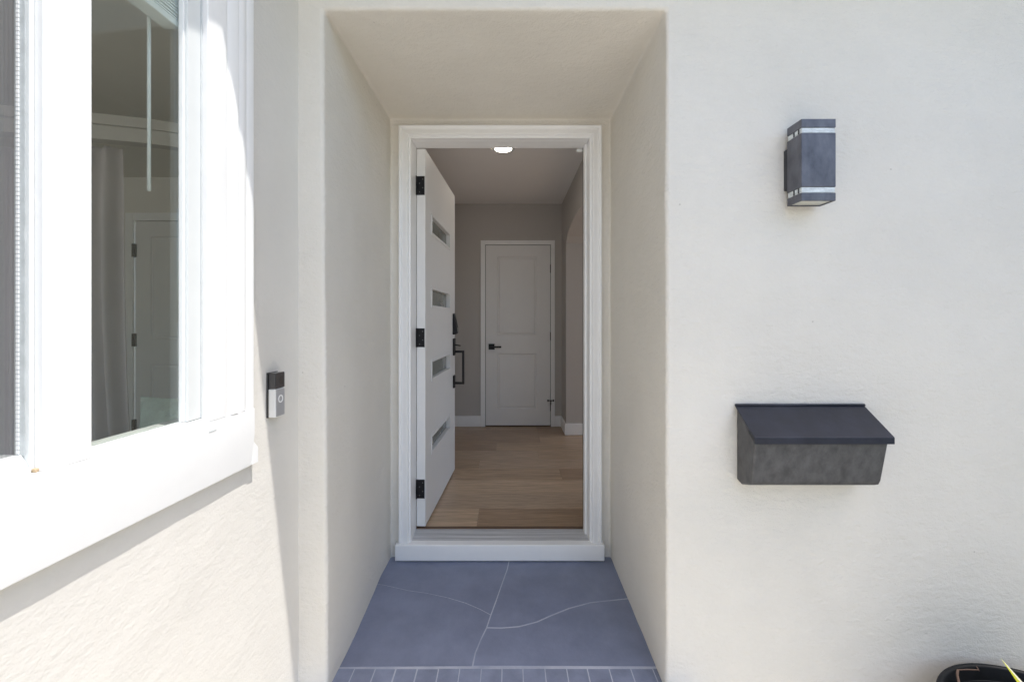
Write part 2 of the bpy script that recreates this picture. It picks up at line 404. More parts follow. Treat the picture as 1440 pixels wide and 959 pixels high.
# fixed light: outer frame, glazing bead, pane
yG1 = LW(264, 0.017)
fr = thing_r = None
zG = -0.2235
b = MB()
b.box((-0.006, yG1, zG), (0.017, yB1 - .0005, zH - .001))
b.prism([(-0.006, zS + .0005), (0.024, zS + .0005), (0.017, zG - .002), (0.004, zG), (-0.006, zG)], 1, yB0 + .0005, yB1 - .0005)
b.box((-0.02, yB0 + .0005, zH - 0.045), (0.017, yG1 - .0005, zH - .001))
frame_r = b.build('sash_frame', M['vinyl'], win, bevel=0.0012)
MB().box((0.0172, LW(283, .0175), zG), (0.0186, LW(282, .0175), zH - .002)).build('gasket', M['gasket'], frame_r)
MB().box((0.001, yG1 - 0.006, zG + .0005), (0.011, yG1 - .0006, zH - .046)).build('glazing_bead', WH, frame_r, bevel=0.001)
MB().box((-0.004, yB0 + .001, zG + .0005), (0.0005, yG1 - .0062, zH - .046)).build('pane', M['glass'], frame_r)
# sliding sash with its screen
z0 = -0.2065
b = MB()
yS1 = LW(41, 0.0114)
b.box((-0.015, yS1, zS + .001), (0.0114, yA1 - .0005, zH - .002))
b.prism([(-0.04, zS + .0005), (0.016, zS + .0005), (0.008, z0 - .012), (0.0, z0), (-0.04, z0)], 1, yA0 + .0005, yS1 - .0003)
b.box((-0.04, yA0 + .001, zH - 0.04), (0.008, yS1 - .001, zH - .002))
b.box((-0.04, yA0 + .001, z0), (0.008, yA0 + 0.035, zH - 0.041))
frame_l = b.build('sash_frame', M['vinyl'], win, bevel=0.0012)
yq = yS1 - 0.0005
MB().box((-0.0085, yq - 0.0012, z0), (0.0062, yq, zH - .042)).build('gasket', M['gasket'], frame_l)
b = MB()
for k in range(150):
    zz = z0 + 0.002 + k * 0.0068
    if zz < zH - .05: b.box((-0.0072, yq - 0.0028, zz), (-0.0026, yq - 0.0013, zz + 0.0054))
tag(b.build('brush_seal', M['white'], frame_l), kind='stuff')
b = MB(); b.face([(-0.0095, yA0 + 0.035, z0), (-0.0095, yq, z0), (-0.0095, yq, zH - .041), (-0.0095, yA0 + 0.035, zH - .041)])
b.build('insect_screen', M['screen'], frame_l)
MB().box((-0.034, yA0 + .036, z0), (-0.030, yq, zH - .041)).build('pane', M['glass'], frame_l)
MB().box((0.012, yA1 - 0.006, zS + .0006), (0.019, yA1 - .0006, zS + 0.006)).build('latch_block', M['tan'], frame_l, bevel=.001)
# lining of the opening
b = MB(); b.box((-0.06, yB1 + .141, zS - .02), (-0.004, yB1 + .155, zH + .02)); b.box((-0.06, yA0 - .135, zS - .02), (-0.004, yA0 - .121, zH + .02))
b.box((-0.06, yA0 - .12, zH + .0005), (-0.004, yB1 + .14, zH + .02)); b.box((-0.075, yA0 - .12, zS - .02), (-0.0065, yB1 + .14, zS - .0005))
b.build('window_lining', M['door_white'], win)

# ------------------------------------------------------------------ blind, wand, behind the pane
blind = thing('window_blind', 'raised white slatted blind with a long wand behind the window pane', 'blind', WLOC, WROT)
b = MB(); b.box((-0.046, yB0 - .02, 0.80), (-0.006, yB1 - .03, 0.845)); b.build('headrail', M['vinyl'], blind, bevel=.002)
zz = 0.661
while zz < 0.795:
    MB().box((-0.042 + random.uniform(-.001, .001), yB0 - .015, zz), (-0.008 + random.uniform(-.001, .001), yB1 - .035, zz + 0.0035)).build('slat', M['vinyl'], blind); zz += 0.0066
MB().box((-0.043, yB0 - .015, 0.645), (-0.007, yB1 - .035, 0.6595)).build('bottom_rail', M['vinyl'], blind, bevel=.002)
yw = LW(209.5, -0.05)
MB().tube([(-0.05, yw, 0.80), (-0.05, yw, 0.278)], 0.0036, 8).build('wand', M['vinyl'], blind, smooth=True)

# ------------------------------------------------------------------ eaves over both walls (above the frame)
YE, XE = 1.41 - KY * (1.45 + 1.161), -0.7 + KX * (1.45 - 0.655)
b = MB(); b.prism([(-1.6, YF + 0.3), (-1.6, -3.0), (XE, -3.0), (XE, 0.929), (XE + .155, YE), (5.0, YE), (5.0, YF + 0.3)], 2, ZT, ZT + 0.12)
roof = tag(b.build('roof', M['stucco'], None), kind='structure')
k = 0; y = -2.9
while y < 0.9:
    b = MB(); b.tube([(XE - 0.75, y, ZT + 0.30), (XE + 0.02, y, ZT + 0.125)], [0.055, 0.055], 10)
    b.build('roof_tile', M['tile'], roof, smooth=True); y += 0.13
x = XE + 0.3
while x < 4.9:
    b = MB(); b.tube([(x, YE + 0.75, ZT + 0.30), (x, YE - 0.0, ZT + 0.125)], [0.055, 0.055], 10)
    b.build('roof_tile', M['tile'], roof, smooth=True); x += 0.13

# ------------------------------------------------------------------ door frame
YC, YJ = 2.215, 2.352            # face of the casing, line of the door leaf
XJL, XJR, ZJ = -0.4905, 0.4145, CZ + 0.921
IZ = CZ - 1.116                  # hall floor
dframe = thing('door_frame', 'white moulded frame around the open front door', 'door frame', (0, YC, 0))
# brickmould: profile (offset outwards from the opening, depth)
bp_ = [(0.0, YC + .045), (0.0, YC + .014), (0.004, YC + .010), (0.010, YC + .010), (0.012, YC + .002), (0.016, YC - .002), (0.026, YC - .001), (0.036, YC + .003), (0.044, YC + .004), (0.047, YC - .004), (0.056, YC - .006), (0.0605, YC - .002), (0.0605, YC + .045)]
zsill = CZ - 1.125
def mitre(nodes, name, mate, par):
    """nodes: function o -> list of (x, z) path corners; sweeps bp_ with mitred corners, one mesh per side"""
    n = len(nodes(0))
    for s in range(n - 1):
        b = MB(); A = []; B = []
        for o_, y in bp_:
            p = nodes(o_); A.append(b.bm.verts.new((p[s][0], y, p[s][1]))); B.append(b.bm.verts.new((p[s+1][0], y, p[s+1][1])))
        k = len(A)
        for i in range(k): b.bm.faces.new([A[i], A[(i+1) % k], B[(i+1) % k], B[i]])
        b.bm.faces.new(A); b.bm.faces.new(B[::-1])
        b.build(name, mate, par, local=False, bevel=0.0008, segs=1)
mitre(lambda o_: [(XJL - o_, zsill), (XJL - o_, ZJ + o_), (XJR + o_, ZJ + o_), (XJR + o_, zsill)], 'casing', M['white'], dframe)
b = MB(); b.box((XJL - .045, YC + .046, zsill - .01), (XJL, 2.36, ZJ + .045)); b.build('jamb', M['white'], dframe, local=False, bevel=.0015)
b = MB(); b.box((XJR, YC + .046, zsill - .01), (XJR + .045, 2.36, ZJ + .045)); b.box((XJR - .012, 2.30, zsill), (XJR - .0005, 2.345, ZJ - .001)); b.build('jamb', M['white'], dframe, local=False, bevel=.0015)
b = MB(); b.box((XJL + .0005, YC + .046, ZJ), (XJR - .0005, 2.36, ZJ + .045)); b.build('head_jamb', M['white'], dframe, local=False, bevel=.0015)
b = MB(); b.box((XJR - 0.013, 2.3455, zsill + .02), (XJR - 0.004, 2.354, ZJ - .002)); b.build('weatherstrip', M['rubber'], dframe, local=False)
# painted timber step board with horns, ribbed threshold, brown strip
b = MB(); b.prism([(YC - .018, 0.012), (YC - .018, CZ - 1.131), (YC - .014, CZ - 1.1255), (YC + .03, CZ - 1.124), (YC + .03, 0.004), (YC - .012, 0.004)], 0, -0.5645, 0.4845)
b.build('step_board', M['white'], dframe, local=False, bevel=.003)
b = MB(); th = [(YC + .031, CZ - 1.17)]
yy = YC + .031; zt0 = CZ - 1.123
for k in range(9):
    th += [(yy, zt0 + k * .0008), (yy + .0095, zt0 + k * .0008), (yy + .0095, zt0 + k * .0008 - .006), (yy + .0125, zt0 + k * .0008 - .006)]; yy += .0125
th += [(yy, zt0), (2.349, zt0 + .004), (2.349, CZ - 1.17)]
b.prism(th, 0, XJL - .0445, XJR + .0445)
b.build('threshold', M['ribbed'], dframe, local=False)
MB().box((XJL + .001, 2.3495, IZ - .02), (XJR - .001, 2.372, IZ + .0045)).build('threshold_strip', M['strip'], dframe, local=False, bevel=.002)

# ------------------------------------------------------------------ open front door (local: x along the leaf from the hinge, y out of its face)
LW_, LT, LH0, LH1 = 0.905, 0.0475, IZ + 0.012, ZJ - 0.005
ang = math.atan2(0.905, 0.049)
door = thing('entry_door', 'white front door standing open inward with four slot panes', 'door', (-0.441, 2.353, 0), ang - math.pi * 0)
# leaf spans local x 0..LW_, y 0..LT (behind the face), face at y = 0 seen from -y
slots = [(CZ + .497, CZ + .590), (CZ + .082, CZ + .176), (CZ - .334, CZ - .238), (CZ - .746, CZ - .664)]
sx0, sx1 = 0.148, 0.690
b = MB()
def cell(x0, x1, z0_, z1): b.box((x0, 0, z0_), (x1, LT, z1))
xs_ = [0, sx0, sx1, LW_]
zc = [LH0]
for s in sorted(slots): zc += [s[0], s[1]]
zc.append(LH1)
bm = b.bm
def grid_face(xc, zc_, skip, y, flip=False):
    g = {(i, j): bm.verts.new((x, y, z)) for i, x in enumerate(xc) for j, z in enumerate(zc_)}
    for i in range(len(xc) - 1):
        for j in range(len(zc_) - 1):
            if (i, j) in skip: continue
            bm.faces.new([g[i, j], g[i+1, j], g[i+1, j+1], g[i, j+1]])
    return g
skip = {(1, 1), (1, 3), (1, 5), (1, 7)}
ga = grid_face(xs_, zc, skip, 0); gb = grid_face(xs_, zc, skip, LT)
for (i, j) in skip:
    c = [(i, j), (i+1, j), (i+1, j+1), (i, j+1)]
    for a_, b_ in zip(c, c[1:] + c[:1]): bm.faces.new([ga[a_], ga[b_], gb[b_], gb[a_]])
per = [(i, 0) for i in range(4)] + [(3, j) for j in range(1, 10)] + [(i, 9) for i in (2, 1, 0)] + [(0, j) for j in range(8, 0, -1)]
for a_, b_ in zip(per, per[1:] + per[:1]): bm.faces.new([ga[a_], ga[b_], gb[b_], gb[a_]])
b.build('door_leaf', M['door_white'], door, bevel=.0015)
for (s0, s1) in slots:
    b = MB(); fw = 0.014
    for q in (((sx0 - fw, s0 - fw), (sx1 + fw, s0 + .001)), ((sx0 - fw, s1 - .001), (sx1 + fw, s1 + fw)), ((sx0 - fw, s0 + .0015), (sx0 + .001, s1 - .0015)), ((sx1 - .001, s0 + .0015), (sx1 + fw, s1 - .0015))):
        b.box((q[0][0], -0.005, q[0][1]), (q[1][0], -0.0005, q[1][1]))
    f = b.build('pane_frame', M['door_white'], door, bevel=.0015)
    MB().box((sx0 + .0015, 0.022, s0 + .0015), (sx1 - .0015, 0.028, s1 - .0015)).build('pane', M['lite'], f)
for zc_ in (CZ + .7186, CZ - .0951, CZ - .904):
    b = MB(); b.box((-0.0025, 0.0035, zc_ - .0505), (-0.0003, 0.0470, zc_ + .0505))
    h = b.build('hinge', M['black'], door, bevel=.001)
    MB().tube([(-0.006, 0.050, zc_ - .051), (-0.006, 0.050, zc_ + .051)], 0.006, 12).build('hinge_pin', M['black'], h, smooth=True)
    b = MB()
    for (u, v) in ((.012, .035), (.030, .012), (.012, -.012), (.030, -.036)): b.lathe([(0.0001, 0), (0.0036, 0)], (0, 0, 0), 8); break
    b.bm.free()
    for (u, v) in ((.014, .034), (.031, .012), (.014, -.012), (.031, -.034)):
        MB().tube([(-0.0024, u, zc_ + v), (-0.0033, u, zc_ + v)], 0.0035, 8).build('screw', M['galv'], h)
# keypad lock, pull handle
xk = 0.845
b = MB(); b.prism([(-.0005, CZ + .048), (-.008, CZ + .046), (-.014, CZ + .02), (-.030, CZ - .050), (-.032, CZ - .085), (-.026, CZ - .100), (-.006, CZ - .106), (-.0005, CZ - .106)], 0, xk - .034, xk + .034)
lk = b.build('keypad_lock', M['black'], door, bevel=.004)
MB().lathe([(0.0001, 0), (0.013, 0), (0.013, .008), (0.0001, .008)], (0, 0, 0), 16).bm.free()
b = MB(); b.box((xk - .022, -.034, CZ - .085), (xk + .022, -.0305, CZ - .055)); b.build('key_cover', M['smoke'], lk, bevel=.001)
hd = MB(); hd.box((xk - .030, -.012, CZ - .256), (xk + .030, -.0005, CZ - .134)); hd.box((xk - .024, -.012, CZ - .492), (xk + .024, -.0005, CZ - .402))
hp = hd.build('handle_plate', M['black'], door, bevel=.002)
b = MB(); b.box((xk - .010, -.064, CZ - .238), (xk + .010, -.0125, CZ - .222)); b.box((xk - .010, -.064, CZ - .466), (xk + .010, -.0125, CZ - .450)); b.box((xk - .010, -.080, CZ - .466), (xk + .010, -.0645, CZ - .222))
b.build('pull_handle', M['black'], hp, bevel=.002)
b = MB(); b.prism([(-.0125, CZ - .184), (-.050, CZ - .190), (-.056, CZ - .186), (-.050, CZ - .182), (-.0125, CZ - .176)], 0, xk - .012, xk + .012); b.build('thumb_lever', M['black'], hp, bevel=.001)

# ------------------------------------------------------------------ the hall behind the door
HC = CZ + 1.216; BW = 4.61; HX = 0.567; AY = 4.27
hall_floor_b = MB(); hall_floor_b.box((-1.0, 2.372, IZ - .06), (2.5, BW + .11, IZ - .003))
hfloor = tag(hall_floor_b.build('hall_floor', M['strip']), kind='structure')
y = 2.3725; row = 0
starts = {0: -.168, 1: 0.55, 2: -0.55, 3: .385, 4: -.22, 5: .25, 6: -.1}
while y < BW:
    w = min(0.232, BW + .01 - y); x = starts.get(row, 0.3) - 1.35 * 1
    while x > -0.66: x -= 1.35
    while x < 1.9:
        L = 1.35
        MB().box((max(x, -0.70) + .0004, y + .0004, IZ - .02), (min(x + L, 2.2) - .0004, y + w - .0006, IZ + random.uniform(-.0002, .0002))).build('plank', random.choice(M['planks']), hfloor, bevel=.0006, segs=1)
        x += L
    y += w; row += 1
b = MB(); b.box((-0.70, 2.36, HC), (2.3, 6.6, HC + .1)); b.box((4.2, 2.36, HC), (4.6, 6.6, HC + .1)); b.box((2.3, 2.36, HC), (4.2, 2.6, HC + .1)); b.box((2.3, 5.9, HC), (4.2, 6.6, HC + .1)); hceil = tag(b.build('hall_ceiling', M['ceil_paint']), kind='structure')  # unseen gap over the side room added to bring daylight to the hall
# back wall with the closet opening
cdx0, cdx1, cdt = W(683, 0, BW).x, W(774, 0, BW).x, W(0, 345, BW).z
b = MB(); b.box((-0.72, BW, IZ - .05), (cdx0 - .012, BW + .12, HC)); b.box((cdx1 + .012, BW, IZ - .05), (2.4, BW + .12, HC)); b.box((cdx0 - .0119, BW, cdt + .012), (cdx1 + .0119, BW + .12, HC)); 
bw = tag(b.build('hall_back_wall', M['hall_paint']), kind='structure')
bbh = 0.112
def skirt(a, c, par):
    b = MB(); b.box(a, c); return b.build('baseboard', M['white'], par, bevel=.003)
cl_o0, cl_o1, cl_t = W(676, 0, BW).x, W(780, 0, BW).x, W(0, 338.5, BW).z
skirt((-0.65, BW - .014, IZ + .001), (cl_o0 - .001, BW - .0003, IZ + bbh), bw)
skirt((cl_o1 + .001, BW - .014, IZ + .001), (HX - .0005, BW - .0003, IZ + bbh), bw)
# left wall
b = MB(); b.box((-0.72, 2.36, IZ - .05), (-0.65, BW - .001, HC)); lw = tag(b.build('hall_left_wall', M['hall_paint']), kind='structure')
skirt((-0.6497, 2.45, IZ + .001), (-0.636, BW - .015, IZ + bbh), lw)
# right wall, thick, with an arched opening between y=2.75 and AY
TK = 0.20; A0 = 2.72; zsp = CZ + .742; rise = 0.135
b = MB(); N = 20
arch = [(A0 + (AY - A0) * i / N, zsp + rise * math.sqrt(max(0, 1 - (2 * i / N - 1) ** 2))) for i in range(N + 1)]
bm = b.bm
for x in (HX, HX + TK):
    for (a_, c_) in zip(arch, arch[1:]): bm.faces.new([bm.verts.new(p) for p in ((x, a_[0], a_[1]), (x, c_[0], c_[1]), (x, c_[0], HC), (x, a_[0], HC))])
    for (q0, q1) in ((2.36, A0), (AY, BW)): bm.faces.new([bm.verts.new(p) for p in ((x, q0, IZ - .05), (x, q1, IZ - .05), (x, q1, HC), (x, q0, HC))])
for (a_, c_) in zip(arch, arch[1:]): bm.faces.new([bm.verts.new(p) for p in ((HX, a_[0], a_[1]), (HX, c_[0], c_[1]), (HX + TK, c_[0], c_[1]), (HX + TK, a_[0], a_[1]))])
for q in (A0, AY): bm.faces.new([bm.verts.new(p) for p in ((HX, q, IZ - .05), (HX + TK, q, IZ - .05), (HX + TK, q, zsp), (HX, q, zsp))])
bmesh.ops.remove_doubles(bm, verts=bm.verts[:], dist=1e-5)
rw = tag(b.build('hall_right_wall', M['hall_paint']), kind='structure')
skirt((HX - .0137, AY - .0137, IZ + .001), (HX - .0003, BW - .0145, IZ + bbh), rw)
skirt((HX - .0002, AY - .0137, IZ + .001), (HX + TK, AY - .0003, IZ + bbh), rw)
skirt((HX - .0137, 2.45, IZ + .001), (HX - .0003, A0, IZ + bbh), rw)
# wall the front door sits in, seen from inside
b = MB(); b.box((-0.72, 2.355, IZ - .3), (XJL - .046, 2.43, HC)); b.box((XJR + .046, 2.355, IZ - .3), (4.6, 2.43, HC)); b.box((XJL - .0459, 2.355, ZJ + .046), (XJR + .0459, 2.43, HC))
tag(b.build('hall_front_wall', M['hall_paint']), kind='structure')
# side room beyond the arch: its window lets the daylight in
b = MB(); b.box((HX + TK, 6.5, IZ - .05), (4.6, 6.6, HC)); b.box((2.4, BW + .12, IZ - .05), (2.401, BW + .121, IZ - .04))
b.box((4.5, 2.43, IZ - .05), (4.6, 6.5, IZ + .2)); b.box((4.5, 2.43, IZ + 2.2), (4.6, 6.5, HC)); b.box((4.5, 2.43, IZ + .2), (4.6, 2.6, IZ + 2.2)); b.box((4.5, 6.2, IZ + .2), (4.6, 6.5, IZ + 2.2))
b.box((HX + TK, BW + .12, IZ - .05), (HX + TK + .1, 6.5, HC))
tag(b.build('side_room_wall', M['ceil_paint']), kind='structure')
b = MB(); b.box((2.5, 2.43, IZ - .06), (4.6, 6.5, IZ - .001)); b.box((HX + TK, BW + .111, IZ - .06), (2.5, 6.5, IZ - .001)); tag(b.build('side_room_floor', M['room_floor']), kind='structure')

# closet door at the end of the hall
cf = thing('closet_door_frame', 'plain white frame round the closed door at the end of the hall', 'door frame', ((cdx0 + cdx1) / 2, BW, IZ))
def bx(a, c, nm, m_, par, bev=.002): return MB().box(a, c).build(nm, m_, par, local=False, bevel=bev)
bx((cl_o0, BW - .018, IZ + .001), (cdx0 - .004, BW - .0005, cl_t), 'casing', M['white'], cf)
bx((cdx1 + .004, BW - .018, IZ + .001), (cl_o1, BW - .0005, cl_t), 'casing', M['white'], cf)
bx((cdx0 - .0035, BW - .018, cdt + .004), (cdx1 + .0035, BW - .0005, cl_t), 'casing', M['white'], cf)
b = MB(); b.box((cdx0 - .0115, BW + .0005, IZ), (cdx0 - .003, BW + .1, cdt + .011)); b.box((cdx1 + .003, BW + .0005, IZ), (cdx1 + .0115, BW + .1, cdt + .011)); b.box((cdx0 - .0029, BW + .0005, cdt + .003), (cdx1 + .0029, BW + .1, cdt + .011))
b.box((cdx0 - .0029, BW + .05, IZ), (cdx0 + .02, BW + .06, cdt)); b.box((cdx1 - .02, BW + .05, IZ), (cdx1 + .0029, BW + .06, cdt)); b.box((-0.25, BW + .09, IZ), (.5, BW + .1, cdt))
b.build('jamb', M['rubber'], cf, local=False)
cd = thing('closet_door', 'closed white two panel door at the end of the hall', 'door', ((cdx0 + cdx1) / 2, BW, IZ))
def panel_door(par, x0, x1, z0_, z1, yf, panels, m_):
    """slab at depth yf..yf+.035 facing -y with moulded recessed panels"""
    b = MB(); bm = b.bm
    xs2 = [x0, panels[0][0], panels[0][1], x1]; zs2 = [z0_]
    for p in sorted(panels, key=lambda q: q[2]): zs2 += [p[2], p[3]]
    zs2.append(z1)
    g = {(i, j): bm.verts.new((x, yf, z)) for i, x in enumerate(xs2) for j, z in enumerate(zs2)}
    for i in range(3):
        for j in range(len(zs2) - 1):
            if i == 1 and j % 2 == 1:
                px0, px1, pz0, pz1 = xs2[1], xs2[2], zs2[j], zs2[j+1]
                prev = [g[1, j], g[2, j], g[2, j+1], g[1, j+1]]
                for ins, dy in ((.008, .008), (.016, .009), (.030, .0025), (.036, .0025)):
                    cur = [bm.verts.new(p) for p in ((px0+ins, yf+dy, pz0+ins), (px1-ins, yf+dy, pz0+ins), (px1-ins, yf+dy, pz1-ins), (px0+ins, yf+dy, pz1-ins))]
                    for k in range(4): bm.faces.new([prev[k], prev[(k+1)%4], cur[(k+1)%4], cur[k]])
                    prev = cur
                bm.faces.new(prev); continue
            bm.faces.new([g[i, j], g[i+1, j], g[i+1, j+1], g[i, j+1]])
    e = [(x0, yf), (x1, yf)]
    b.face([(x0, yf, z0_), (x0, yf + .035, z0_), (x0, yf + .035, z1), (x0, yf, z1)]); b.face([(x1, yf, z0_), (x1, yf, z1), (x1, yf + .035, z1), (x1, yf + .035, z0_)])
    b.face([(x0, yf, z1), (x0, yf + .035, z1), (x1, yf + .035, z1), (x1, yf, z1)]); b.face([(x0, yf + .035, z0_), (x1, yf + .035, z0_), (x1, yf + .035, z1), (x0, yf + .035, z1)])
    return b.build('door_slab', m_, par, local=False, fix=False)
def wz(y): return W(0, y, BW).z
def wx(x): return W(x, 0, BW).x
panel_door(cd, cdx0, cdx1, IZ + .012, cdt, BW + .002, [(wx(699), wx(755), wz(575), wz(497)), (wx(699), wx(755), wz(472), wz(361))], M['door_white'])
for yp in (378, 473, 572):
    z = wz(yp); MB().tube([(cdx1 + .002, BW - .006, z - .043), (cdx1 + .002, BW - .006, z + .043)], .0065, 10).build('hinge', M['black'], cd, local=False, smooth=True)
z = wz(487.5)
b = MB(); b.box((wx(687), BW - .008, z - .03), (wx(695.5), BW + .0015, z + .03)); h = b.build('handle_plate', M['black'], cd, local=False, bevel=.001)
b = MB(); b.box((wx(689), BW - .05, z - .009), (wx(693), BW - .0085, z + .009)); b.box((wx(689), BW - .064, z - .009), (wx(705), BW - .0505, z + .009)); b.build('lever', M['black'], h, local=False, bevel=.002)
z = wz(562.5)
b = MB(); b.tube([(cdx1 - .032, BW - .03, z), (cdx1 + .030, BW - .03, z)], .005, 8); b.tube([(cdx1 - .034, BW - .03, z), (cdx1 - .024, BW - .03, z)], .011, 8); b.tube([(cdx1 + .024, BW - .03, z), (cdx1 + .034, BW - .03, z)], .011, 8)
b.tube([(cdx1 + .002, BW - .026, z), (cdx1 + .002, BW - .012, z - .05)], .006, 8)
b.build('hinge_stop', M['black'], cd, local=False, smooth=True)

# recessed downlight, contact sensor
dl_y = 3.12; dl_x = -0.032
dl = thing('ceiling_light', 'round lit downlight in the hall ceiling', 'ceiling light', (dl_x, dl_y, HC))
MB().lathe([(.0590, -.0030), (.060, -.0065), (.080, -.0045), (.084, -.0003)], (0, 0, 0), 40).build('trim_ring', M['gasket'], dl, smooth=True)
MB().lathe([(.0001, -.0035), (.0585, -.0035)], (0, 0, 0), 40).build('lens', M['glow'], dl)
sn = MB().box((0.372, 2.36, ZJ - .018), (0.412, 2.376, ZJ - .002)).build('door_sensor', M['vinyl'], None, bevel=.002)
tag(sn, 'tiny white sensor at the top right corner of the front door frame', 'sensor')

# ------------------------------------------------------------------ room behind the window
RY, RX = 3.75, -4.3
b = MB(); b.box((RX, RY, IZ - .05), (-3.24, RY + .1, HC)); b.box((-2.36, RY, IZ - .05), (-0.74, RY + .1, HC)); b.box((-3.2399, RY, CZ + .845), (-2.3601, RY + .1, HC))
br = tag(b.build('room_back_wall', M['room_paint']), kind='structure')
b = MB(); b.box((RX - .1, -2.0, IZ - .05), (RX, RY + .1, HC)); tag(b.build('room_left_wall', M['room_paint']), kind='structure')
b = MB(); b.box((-0.80, 1.46, IZ - .05), (-0.735, RY, HC)); tag(b.build('room_right_wall', M['room_paint']), kind='structure')
b = MB(); b.box((RX - .1, -2.1, HC), (-0.735, RY + .1, HC + .1)); tag(b.build('room_ceiling', M['room_paint']), kind='structure')
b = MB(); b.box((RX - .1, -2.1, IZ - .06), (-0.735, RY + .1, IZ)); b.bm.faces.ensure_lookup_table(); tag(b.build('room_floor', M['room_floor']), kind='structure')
b = MB(); b.box((RX - .1, -2.1, IZ - .05), (-0.95, -2.0, IZ + .1)); b.box((RX - .1, -2.1, IZ + 2.25), (-0.95, -2.0, HC)); b.box((RX - .1, -2.1, IZ + .1), (-4.2, -2.0, IZ + 2.25)); b.box((-1.2, -2.1, IZ + .1), (-0.95, -2.0, IZ + 2.25))
tag(b.build('room_front_wall', M['room_paint']), kind='structure')
rf = thing('room_door_frame', 'dim white frame round the closed door seen through the window', 'door frame', (-2.8, RY, IZ))
x0, x1, zt = -3.18, -2.42, CZ + .84
bx((x0 - .07, RY - .018, IZ), (x0 - .004, RY - .0005, zt + .07), 'casing', M['white'], rf)
bx((x1 + .004, RY - .018, IZ), (x1 + .07, RY - .0005, zt + .07), 'casing', M['white'], rf)
bx((x0 - .0035, RY - .018, zt + .004), (x1 + .0035, RY - .0005, zt + .07), 'casing', M['white'], rf)
rd = thing('room_door', 'closed panelled door seen dimly through the window pane', 'door', (-2.8, RY, IZ))
panel_door(rd, x0, x1, IZ + .01, zt, RY + .001, [(x0 + .13, x1 - .13, CZ - .95, CZ - .375), (x0 + .13, x1 - .13, CZ - .165, zt - .13)], M['door_white'])
bx((x0, RY + .04, IZ), (x1, RY + .09, zt + .003), 'door_back', M['rubber'], rd, 0)
for z in (CZ + .59, CZ - .17, CZ - .9):
    MB().box((x0 - .012, RY - .022, z - .055), (x0 + .014, RY - .0005, z + .055)).build('hinge', M['black'], rd, local=False)
# curtain hanging from a rod
cur = thing('curtain', 'grey sheer curtain gathered at the left behind the window pane', 'curtain', (-1.6, 1.75, IZ))
b = MB(); NX, NZ = 90, 24; g = []
for j in range(NZ + 1):
    t = j / NZ; z = IZ + .03 + (CZ + 0.80 - IZ - .03) * t
    xl_, xr_ = -2.4, -1.80 + .085 * (1 - t) ** 1.2
    row = []
    for i in range(NX + 1):
        s = i / NX; x = xl_ + (xr_ - xl_) * s
        row.append(b.bm.verts.new((x, 2.03 + .032 * math.sin(s * 46 + 1.2 * math.sin(t * 3)) * (0.6 + .4 * (1 - t)) + .012 * math.sin(s * 17 + t * 4), z)))
    g.append(row)
for j in range(NZ):
    for i in range(NX): b.bm.faces.new([g[j][i], g[j][i+1], g[j+1][i+1], g[j+1][i]])
b.build('cloth', M['curtain'], cur, smooth=True, local=False)
refl = MB(); q = [(-2.3, 1.80), (-1.86, 1.88), (-1.60, 1.955), (-1.36, 2.06), (-1.20, 2.16)]  # band added inside the room for the recess edge reflected in the pane
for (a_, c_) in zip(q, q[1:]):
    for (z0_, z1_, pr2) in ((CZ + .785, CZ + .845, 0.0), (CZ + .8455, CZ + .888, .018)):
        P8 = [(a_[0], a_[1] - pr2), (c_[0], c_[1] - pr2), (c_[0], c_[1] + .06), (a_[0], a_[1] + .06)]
        refl.prism(P8, 2, z0_, z1_)
refl.build('reflection_band', M['refl_band'], cur, local=False)
# sofa under the window with a cushion on it
sf = thing('sofa', 'grey sofa under the window, behind the pane', 'sofa', (-1.25, 1.0, IZ))
bx((-1.75, 0.15, IZ + .12), (-0.98, 1.72, IZ + .40), 'seat', M['sofa'], sf, .04)
bx((-1.75, 1.725, IZ + .12), (-0.98, 1.86, IZ + .62), 'arm', M['sofa'], sf, .04)
bx((-1.75, 0.0, IZ + .12), (-0.98, 0.145, IZ + .62), 'arm', M['sofa'], sf, .04)
for q in ((-1.7, .05), (-1.03, .05), (-1.7, 1.8), (-1.03, 1.8)): bx((q[0] - .02, q[1] - .02, IZ), (q[0] + .02, q[1] + .02, IZ + .1195), 'leg', M['black'], sf, .003)
cu = thing('cushion', 'pale mint green cushion behind the lower right of the window pane', 'cushion', (-1.0, 1.45, IZ + .40))
b = MB(); N = 22; S = 0.46; top = {}; bot = {}
for i in range(N + 1):
    for j in range(N + 1):
        u, v = i / N * 2 - 1, j / N * 2 - 1
        th_ = .075 * ((1 - abs(u) ** 2.6) * (1 - abs(v) ** 2.6)) ** .55 + .002
        pin = 1 - .05 * (1 - abs(v) ** 2 if abs(u) > .5 else 0) * abs(u) ** 6 - 0
        x = u * S / 2 * (1 - .05 * (1 - v * v)); z = S / 2 + v * S / 2 * (1 - .05 * (1 - u * u))
        top[i, j] = b.bm.verts.new((x, -th_, z)); bot[i, j] = b.bm.verts.new((x, th_, z))
for i in range(N):
    for j in range(N):
        b.bm.faces.new([top[i, j], top[i+1, j], top[i+1, j+1], top[i, j+1]]); b.bm.faces.new([bot[i, j], bot[i, j+1], bot[i+1, j+1], bot[i+1, j]])
cm = b.build('cushion_cover', M['cushion'], cu, smooth=True)
cu.rotation_euler = (R(-9), 0, R(4))
cu.location = (W(180, 0, 1.42).x + .23, 1.42, IZ + .405)

